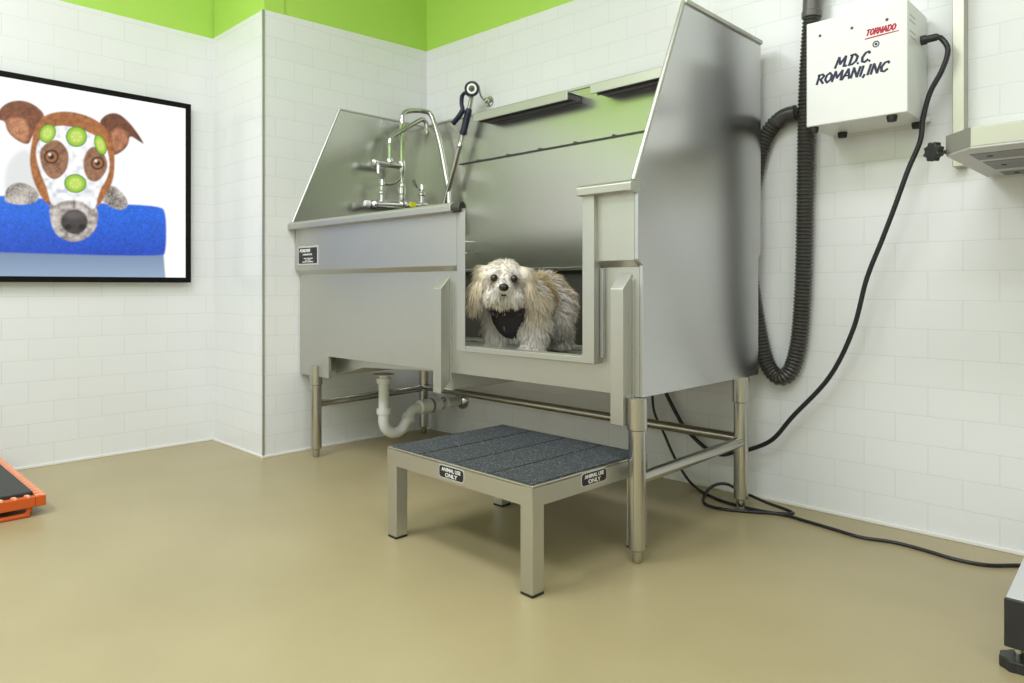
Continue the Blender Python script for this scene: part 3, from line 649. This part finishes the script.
    # nose
    over(smooth(1 - np.hypot((U - 268) / 48, (V - 474) / 44), .08), s2l((58, 52, 54)) * (.7 + .6 * n2[..., None]))
    for nx in (245, 295): over(smooth(1 - np.hypot((U - nx) / 13, (V - 492) / 10), .2), s2l((12, 10, 12)))
    over(smooth(1 - np.hypot((U - 266) / 34, (V - 450) / 14), .5) * .5, s2l((120, 112, 114)))
    # cucumber slices
    for (qx, qy, a, b_, th) in ((171, 156, 29, 35, .5), (275, 168, 38, 37, 0), (361, 197, 20, 38, -.35), (271, 336, 40, 34, .1)):
        dx, dy = U - qx, V - qy; u_, v_ = dx * math.cos(th) + dy * math.sin(th), -dx * math.sin(th) + dy * math.cos(th)
        q = np.hypot(u_ / a, v_ / b_); an = np.arctan2(v_, u_)
        over(smooth(1 - q, .06), s2l((62, 122, 28))); over(smooth(.90 - q, .06), s2l((150, 200, 52)))
        over(smooth(.62 - q, .10), s2l((196, 220, 96)))
        over(smooth(np.cos(an * 6) - .55, .3) * smooth(.5 - np.abs(q - .36) * 4, .3), s2l((222, 234, 140)))
    return img
NY, NZ = 560, 330
ys = np.linspace(ty0 + ib, ty1 - ib, NY); zs = np.linspace(tz0 + ib, tz1 - ib, NZ)
Yg, Zg = np.meshgrid(ys, zs); colr = paint(Yg, Zg)
tvl = root_loc(tv)
verts = np.stack([np.full(Yg.size, XL + .0305) - tvl.x, Yg.ravel() - tvl.y, Zg.ravel() - tvl.z], 1)
ii = np.arange(NY * NZ).reshape(NZ, NY)
fcs = np.stack([ii[:-1, :-1].ravel(), ii[:-1, 1:].ravel(), ii[1:, 1:].ravel(), ii[1:, :-1].ravel()], 1)
me = bpy.data.meshes.new('picture'); me.from_pydata(verts.tolist(), [], fcs.tolist())
ca = me.color_attributes.new('picture', 'FLOAT_COLOR', 'POINT')
ca.data.foreach_set('color', np.concatenate([colr.reshape(-1, 3), np.ones((NY * NZ, 1))], 1).astype(np.float32).ravel())
m = mat('lit_picture', (.02, .02, .02), .4); n, l, b = nodes(m)
at = n.new('ShaderNodeAttribute'); at.attribute_name = 'picture'
l.new(at.outputs['Color'], b.inputs['Emission Color']); b.inputs['Emission Strength'].default_value = 1.0 / 2 ** EXPOSURE
PICMAT = m
me.materials.append(m)
pic = bpy.data.objects.new('picture', me); COL.objects.link(pic); pic.parent = tv

# ------------------------------------------------------------------ the dog standing in the doorway of the tub
DZ = .5015
D0 = Vector((-1.742, 1.822, DZ)); DS = 1.07; BODY_YAW = math.radians(17); HEAD_YAW = math.radians(45 - 17)
HB = Vector((.004, -.118, .222))                       # head centre in body space
HM = Matrix.Translation(HB) @ Matrix.Rotation(HEAD_YAW, 4, 'Z') @ Matrix.Rotation(math.radians(2), 4, 'Y')
BM_ = Matrix.Translation(D0) @ Matrix.Rotation(BODY_YAW, 4, 'Z')
tb = new()
def blob(c, r, head=False, rot=None):
    k = bmesh.ops.create_icosphere(tb, subdivisions=3, radius=1)
    mx = Matrix.Translation(c) @ (rot or Matrix.Identity(4)) @ Matrix.Diagonal((*r, 1))
    if head: mx = HM @ mx
    bmesh.ops.transform(tb, matrix=mx, verts=k['verts'])
def limb(pts, rs):
    for (a, ra), (c, rc) in zip(zip(pts, rs), zip(pts[1:], rs[1:])):
        for i in range(7):
            t = i / 6; p = Vector(a).lerp(Vector(c), t); r = ra * (1 - t) + rc * t
            blob(p, (r, r, r))
RY = lambda d: Matrix.Rotation(math.radians(d), 4, 'Y')
# trunk: deep chest narrowing to the waist, then the rump
blob((0, -.02, .185), (.078, .09, .080)); blob((0, -.048, .135), (.054, .045, .062)); blob((0, .08, .190), (.072, .12, .072)); blob((0, .20, .190), (.080, .090, .080)); blob((0, .03, .165), (.066, .11, .062))
limb([(0, -.05, .21), (.002, -.09, .235)], [.062, .055])
# front legs: shoulder, elbow, wrist, paw
for sx in (-1, 1):
    limb([(sx * .058, -.03, .17), (sx * .068, -.015, .115), (sx * .070, -.035, .055), (sx * .070, -.045, .022)], [.048, .040, .029, .027])
    blob((sx * .070, -.058, .018), (.025, .034, .018))
    limb([(sx * .050, .205, .17), (sx * .060, .165, .115), (sx * .062, .225, .070), (sx * .062, .215, .025)], [.058, .048, .027, .025])
    blob((sx * .062, .200, .018), (.025, .034, .018))
# head: broad skull, short muzzle, hanging ears
EZ, NO = .034, .006          # eye and nose heights on the head
blob((0, .012, .030), (.066, .066, .056), True); blob((0, -.030, .002), (.052, .045, .042), True); blob((0, -.062, NO - .005), (.028, .026, .020), True)
blob((-.028, -.040, -.024), (.029, .030, .028), True); blob((.028, -.040, -.024), (.029, .030, .028), True); blob((0, -.038, -.036), (.028, .026, .020), True)
blob((0, .015, .056), (.056, .055, .034), True)
blob((-.078, .02, .0), (.024, .036, .058), True, RY(20)); blob((.080, .02, .002), (.024, .036, .062), True, RY(-8))
blob((-.058, .014, .040), (.034, .036, .032), True); blob((.058, .014, .040), (.034, .036, .032), True)
me = bpy.data.meshes.new('dog_raw'); tb.to_mesh(me); tb.free()
o = bpy.data.objects.new('dog_raw', me); COL.objects.link(o)
rm = o.modifiers.new('r', 'REMESH'); rm.mode = 'VOXEL'; rm.voxel_size = .0055
sm = o.modifiers.new('s', 'SMOOTH'); sm.factor = .5; sm.iterations = 5
bpy.context.view_layer.update()
dm = bpy.data.meshes.new_from_object(o.evaluated_get(bpy.context.evaluated_depsgraph_get()))
bpy.data.objects.remove(o)
nv = len(dm.vertices); P = np.empty(nv * 3, np.float32); dm.vertices.foreach_get('co', P); P = P.reshape(-1, 3).astype(float)
# stand it exactly on its paws
P[:, 2] -= P[:, 2].min(); 
HMi = np.array(HM.inverted())
def tohead(p): return p @ HMi[:3, :3].T + HMi[:3, 3]
def dogcol(p):
    """coat: white with cream ears and tan saddle patches (linear rgb)"""
    h = tohead(p); white = np.array((.88, .84, .76)); cream = np.array((.82, .70, .49)); tan = np.array((.58, .42, .19))
    c = np.tile(white, (len(p), 1))
    def mixin(w, col):
        nonlocal c
        c = c * (1 - w[:, None]) + col * w[:, None]
    sgm = lambda v, k: 1 / (1 + np.exp(-np.clip(v / k, -30, 30)))
    body = sgm(p[:, 1] - .0, .006) * sgm(p[:, 2] - .10, .012)
    wob = .014 * np.sin(p[:, 2] * 60) + .010 * np.sin(p[:, 0] * 70)
    y = p[:, 1] + wob
    saddle = np.exp(-((y - .088) / .032) ** 2); rump = sgm(y - .185, .010)
    mixin(np.clip(body * saddle * 1.2 * sgm(p[:, 2] - .13, .02), 0, 1), tan)
    mixin(np.clip(body * rump * .62 * sgm(p[:, 2] - .125, .015), 0, 1), np.array((.60, .44, .22)))
    mixin(np.clip(sgm(p[:, 2] - .24, .008) * sgm(p[:, 1] - .02, .01) * .35, 0, 1), np.array((.60, .46, .24)))
    ishead = (np.abs(h[:, 0]) < .15) & (h[:, 1] < .052) & (h[:, 1] > -.12) & (h[:, 2] > -.12) & (h[:, 2] < .13)
    ear = sgm(np.abs(h[:, 0]) - .064, .006) * ishead * sgm(h[:, 2] + .085, .01)
    mixin(np.clip(ear * .8, 0, 1), cream)
    mixin(np.clip(sgm(h[:, 2] - .070, .01) * ishead * .30, 0, 1), np.array((.66, .54, .33)))
    for ex in (-.031, .031):    # tear stain below each eye
        q = np.exp(-(((h[:, 0] - ex * 1.12) / .015) ** 2 + ((h[:, 2] - EZ + .014) / .020) ** 2)) * (h[:, 1] < -.02) * ishead
        mixin(np.clip(q * .8, 0, 1), np.array((.15, .09, .055)))
    for ex in (-.031, .031):    # dark rims of the eyes
        q = np.exp(-(((h[:, 0] - ex) / .0165) ** 2 + ((h[:, 2] - EZ + .001) / .0145) ** 2) ** 1.5) * (h[:, 1] < -.02) * ishead
        mixin(np.clip(q * .9, 0, 1), np.array((.10, .055, .03)))
    q = np.exp(-((h[:, 0] / .013) ** 2 + ((h[:, 2] - NO + .026) / .005) ** 2)) * (h[:, 1] < -.03) * ishead   # mouth
    mixin(np.clip(q * .8, 0, 1), np.array((.06, .04, .035)))
    q = np.exp(-((h[:, 0] / .04) ** 2 + ((h[:, 2] + .050) / .018) ** 2)) * (h[:, 1] < -.02) * ishead   # beard
    mixin(np.clip(q * .40, 0, 1), np.array((.62, .48, .26)))
    return c
dm.vertices.foreach_set('co', P.astype(np.float32).ravel())
ca = dm.color_attributes.new('coat', 'FLOAT_COLOR', 'POINT')
ca.data.foreach_set('color', np.concatenate([dogcol(P), np.ones((nv, 1))], 1).astype(np.float32).ravel())
dm.polygons.foreach_set('use_smooth', [True] * len(dm.polygons)); dm.name = 'dog'; dm.materials.clear()
m = M['coat'] = mat('dog_coat', (.8, .75, .65), .75, spec=.2); n, l, b = nodes(m)
at = n.new('ShaderNodeAttribute'); at.attribute_name = 'coat'; l.new(at.outputs['Color'], b.inputs['Base Color'])
dm.materials.append(m)
dog = bpy.data.objects.new('dog', dm); COL.objects.link(dog)
dog.location = D0; dog.rotation_euler = (0, 0, BODY_YAW); dog.scale = (DS,) * 3
tag(dog, 'small fluffy white and tan dog in a dark harness standing in the tub', 'dog')

def dogpart(name, bm, m, parent=None):      # verts in body space
    me = bpy.data.meshes.new(name); bmesh.ops.recalc_face_normals(bm, faces=bm.faces); bm.to_mesh(me); bm.free(); me.materials.append(m if not isinstance(m, str) else M[m])
    me.polygons.foreach_set('use_smooth', [True] * len(me.polygons)); me.set_sharp_from_angle(angle=.8)
    o = bpy.data.objects.new(name, me); COL.objects.link(o); o.parent = parent or dog; return o
eye_m = mat('dark_wet_eye', (.018, .009, .005), .06, spec=.7); nose_m = mat('black_wet_nose', (.012, .011, .012), .28)
for sx in (-1, 1):
    e = new(); ball(e, (0, 0, 0), .0120, 16); bmesh.ops.transform(e, matrix=HM @ Matrix.Translation((sx * .031, -.0565, EZ)), verts=e.verts); dogpart('eye', e, eye_m)
e = new(); ball(e, (0, -.087, NO), (.0155, .011, .0125), 16); bmesh.ops.transform(e, matrix=HM, verts=e.verts); dogpart('nose', e, nose_m)
e = new(); tube(e, spline([(-.007, -.085, NO - .0235), (-.003, -.087, NO - .0245), (0, -.0875, NO - .0248), (.003, -.087, NO - .0245), (.007, -.085, NO - .0235)], 5), .0026, 6); bmesh.ops.transform(e, matrix=HM, verts=e.verts); dogpart('mouth', e, nose_m)

# harness: a dark bib lying on the chest, with straps over the shoulders
dm.calc_loop_triangles()
nt = len(dm.loop_triangles); T = np.empty(nt * 3, np.int32); dm.loop_triangles.foreach_get('vertices', T); T = T.reshape(-1, 3)
N = np.empty(nv * 3, np.float32); dm.vertices.foreach_get('normal', N); N = N.reshape(-1, 3).astype(float)
def inbib(p, nrm):
    h = tohead(p)
    front = (nrm[:, 1] < .35) & (p[:, 1] < .0)
    wz = np.interp(p[:, 2], [.068, .09, .12, .16, .20, .24], [.006, .021, .040, .066, .086, .09])
    bib = front & (np.abs(p[:, 0]) < wz) & (p[:, 2] > .068) & (p[:, 2] < .195) & (p[:, 1] > -.16)
    hd_ = (h[:, 2] > -.055) & (h[:, 1] < .085) & (np.abs(h[:, 0]) < .14)
    return bib & (h[:, 1] > .0) & ~(hd_ & (np.abs(h[:, 0]) > .05)) & (p[:, 2] < .19)
fin = inbib(P[T].mean(1), N[T].mean(1))
e = new(); vm = {}
for t in T[fin]:
    vs_ = []
    for i in t:
        if i not in vm: vm[i] = e.verts.new(Vector(P[i] + N[i] * .017))
        vs_.append(vm[i])
    try: e.faces.new(vs_)
    except ValueError: pass
hm_ = mat('dark_harness_mesh', (.016, .011, .013), .75)
hn = dogpart('harness', e, hm_); so = hn.modifiers.new('thick', 'SOLIDIFY'); so.thickness = .004; so.offset = 0

# fur: tapered locks combed over the body, one mesh
def fur_mesh(count):
    A_, B_, C_ = P[T[:, 0]], P[T[:, 1]], P[T[:, 2]]
    ar = np.linalg.norm(np.cross(B_ - A_, C_ - A_), axis=1); idx = RNG.choice(nt, count, p=ar / ar.sum())
    u, v = RNG.random(count), RNG.random(count); f = u + v > 1; u[f], v[f] = 1 - u[f], 1 - v[f]; w = 1 - u - v
    t = T[idx]; p = P[t[:, 0]] * w[:, None] + P[t[:, 1]] * u[:, None] + P[t[:, 2]] * v[:, None]
    nn = N[t[:, 0]] * w[:, None] + N[t[:, 1]] * u[:, None] + N[t[:, 2]] * v[:, None]; nn /= np.linalg.norm(nn, axis=1)[:, None]
    h = tohead(p); hr = np.array(HM)[:3, :3]
    hd = (np.abs(h[:, 0]) < .15) & (h[:, 1] < .085) & (h[:, 1] > -.12) & (h[:, 2] > -.075) & (h[:, 2] < .13)
    ear = hd & (np.abs(h[:, 0]) > .060)
    face = hd & (h[:, 1] < -.015) & ~ear
    muz = face & (h[:, 2] < .010); crown = hd & ~ear & (h[:, 2] > .045)
    leg = ~hd & (p[:, 2] < .13)
    L = np.full(count, .034); L[hd] = .026; L[ear] = .046; L[face] = .017; L[muz] = .020; L[crown] = .020; L[leg] = .034
    chest = ~hd & (p[:, 1] < -.0) & (p[:, 2] > .09); L[chest] = .040
    L[p[:, 2] < .03] = .014
    # combing directions
    flow = np.zeros((count, 3)); flow[:] = (0, .45, -.75)
    flow[leg] = (0, .15, -1.0); flow[chest] = (0, -.05, -1.0)
    hl = np.zeros((count, 3)); hl[:, 0] = h[:, 0] * 9; hl[:, 1] = .25; hl[:, 2] = -.75
    hl[face] = np.stack([h[face, 0] * 12, np.full(face.sum(), -.1), np.where(h[face, 2] > EZ + .014, .5, -.6)], 1)
    hl[muz] = np.stack([h[muz, 0] * 14, np.full(muz.sum(), -.15), np.full(muz.sum(), -1.0)], 1)
    hl[ear] = np.stack([np.sign(h[ear, 0]) * .06, np.full(ear.sum(), -.05), np.full(ear.sum(), -1.1)], 1)
    te = ear & (h[:, 2] > .028); hl[te] = np.stack([np.sign(h[te, 0]) * .9, np.full(te.sum(), 0.), np.full(te.sum(), -.9)], 1)
    hl[crown] = np.stack([h[crown, 0] * 16, np.full(crown.sum(), .35), np.full(crown.sum(), -.5)], 1)
    flow[hd] = hl[hd] @ hr.T
    flow -= nn * np.sum(flow * nn, 1)[:, None]
    out = np.full(count, .55); out[face] = .45; out[ear] = .16; out[leg] = .55; out[crown] = .10; top_ear = ear & (h[:, 2] > .028); out[top_ear] = .06; L[top_ear] = .032
    # clumping noise shared between neighbours
    q = p / .016; cl = np.stack([np.sin(q @ np.array(k) + s_) for k, s_ in (((1.7, 2.3, 1.1), 0), ((2.1, -1.2, 1.9), 1), ((-1.3, 1.8, 2.2), 2))], 1)
    d = nn * out[:, None] + flow + cl * .22 + RNG.normal(0, .13, (count, 3)); d /= np.linalg.norm(d, axis=1)[:, None]
    # keep eyes, nose, and bib clear
    keep = np.ones(count, bool)
    for ex in (-.031, .031): keep &= ~((np.hypot(h[:, 0] - ex, h[:, 2] - EZ) < .0115) & face)
    keep &= ~((np.hypot(h[:, 0], h[:, 2] - NO) < .016) & face)
    near = inbib(p, nn) & ~hd; tuft = near & (p[:, 2] > .138) & (np.abs(p[:, 0]) < .040) & (p[:, 2] > .138 + .6 * np.abs(p[:, 0])); keep &= ~near | tuft; L[tuft] = .042
    L = L * RNG.uniform(.6, 1.2, count)
    for ex in (-.031, .031):    # short hair round the eyes
        L = np.where(face & (np.hypot(h[:, 0] - ex, h[:, 2] - EZ) < .026), L * .55, L)
    p, nn, d, L = p[keep], nn[keep], d[keep], L[keep]; k = len(p)
    col = dogcol(p) * RNG.uniform(.84, 1.08, (k, 1))
    side = np.cross(d, RNG.normal(0, 1, (k, 3))); side /= np.linalg.norm(side, axis=1)[:, None]; up_ = np.cross(side, d)
    lev = 4; w0 = RNG.uniform(.0012, .0021, k); V = []; sag = np.array((0, 0, -1.0))
    for j in range(lev):
        s_ = j / (lev - 1); c = p - nn * .002 + d * (L * s_)[:, None] + sag * (L * .22 * s_ * s_)[:, None]
        r = (w0 * (1 - s_) ** .8 + .0002)[:, None]
        for a in (0, 2 * PI / 3, 4 * PI / 3): V.append(c + (side * math.cos(a) + up_ * math.sin(a)) * r)
    V = np.stack(V, 1); base = np.arange(k)[:, None] * (lev * 3); F = []
    for j in range(lev - 1):
        for a in range(3):
            b2 = (a + 1) % 3
            F.append(np.stack([base[:, 0] + j * 3 + a, base[:, 0] + j * 3 + b2, base[:, 0] + (j + 1) * 3 + b2, base[:, 0] + (j + 1) * 3 + a], 1))
    F = np.stack(F, 1).reshape(-1, 4); V = V.reshape(-1, 3)
    V[:, 2] = np.maximum(V[:, 2], .0015)
    me = bpy.data.meshes.new('fur'); me.vertices.add(len(V)); me.vertices.foreach_set('co', V.astype(np.float32).ravel())
    me.loops.add(F.size); me.loops.foreach_set('vertex_index', F.astype(np.int32).ravel())
    me.polygons.add(len(F)); me.polygons.foreach_set('loop_start', np.arange(0, F.size, 4, dtype=np.int32))
    me.update(calc_edges=True); me.validate()
    me.polygons.foreach_set('use_smooth', [True] * len(me.polygons))
    ca = me.color_attributes.new('coat', 'FLOAT_COLOR', 'POINT'); cc = np.repeat(col, lev * 3, 0)
    ca.data.foreach_set('color', np.concatenate([cc, np.ones((len(cc), 1))], 1).astype(np.float32).ravel())
    me.materials.append(M['coat']); return me
fo = bpy.data.objects.new('fur', fur_mesh(26000)); COL.objects.link(fo); fo.parent = dog; fo['kind'] = 'stuff'


# ------------------------------------------------------------------ light and camera
def area(name, x, y, z, sx, sy, power, color=(1, 1, 1), rot=(0, 0, 0)):
    L = bpy.data.lights.new(name, 'AREA'); L.shape = 'RECTANGLE'; L.size = sx; L.size_y = sy; L.energy = power; L.color = color
    o = bpy.data.objects.new(name, L); COL.objects.link(o); o.location = (x, y, z); o.rotation_euler = rot; return o
LC = (.945, .95, 1.03)
for x, y, pw in ((-1.9, .3, 24), (-.2, .45, 20), (-2.1, -1.1, 40), (-.3, -1.1, 30), (1.3, .2, 16)):
    area('ceiling_lamp', x, y, ZC - .02, 1.2, .6, pw, LC)
area('fill_light', -.9, YF + .06, 1.9, 2.4, 1.0, 7, LC, (PI / 2, 0, 0))  # unseen fill added behind the camera to brighten the fronts; no real window
area('fill_light', XR - .06, -.4, 1.9, 1.8, 1.0, 3, LC, (PI / 2, 0, PI / 2))  # weaker added fill from the right wall, likewise no real window
w = bpy.data.worlds.new('World'); SC.world = w; w.use_nodes = True
w.node_tree.nodes['Background'].inputs[0].default_value = (.8, .85, .9, 1); w.node_tree.nodes['Background'].inputs[1].default_value = .2

cam = bpy.data.cameras.new('camera'); co = bpy.data.objects.new('camera', cam); COL.objects.link(co)
cam.sensor_width = 36; cam.lens = 707 / 1024 * 36; cam.sensor_fit = 'HORIZONTAL'; cam.clip_start = .02
cam.shift_y = -(341.5 - 286) / 1024
co.location = (0, 0, .75); co.rotation_euler = (PI / 2, 0, math.radians(44.3028))
SC.camera = co
vs = SC.view_settings
SC.display_settings.display_device = 'sRGB'
vs.view_transform = 'Standard'; vs.look = 'None'; vs.exposure = EXPOSURE; vs.gamma = 1; vs.use_curve_mapping = False
SC.cycles.max_bounces = 12
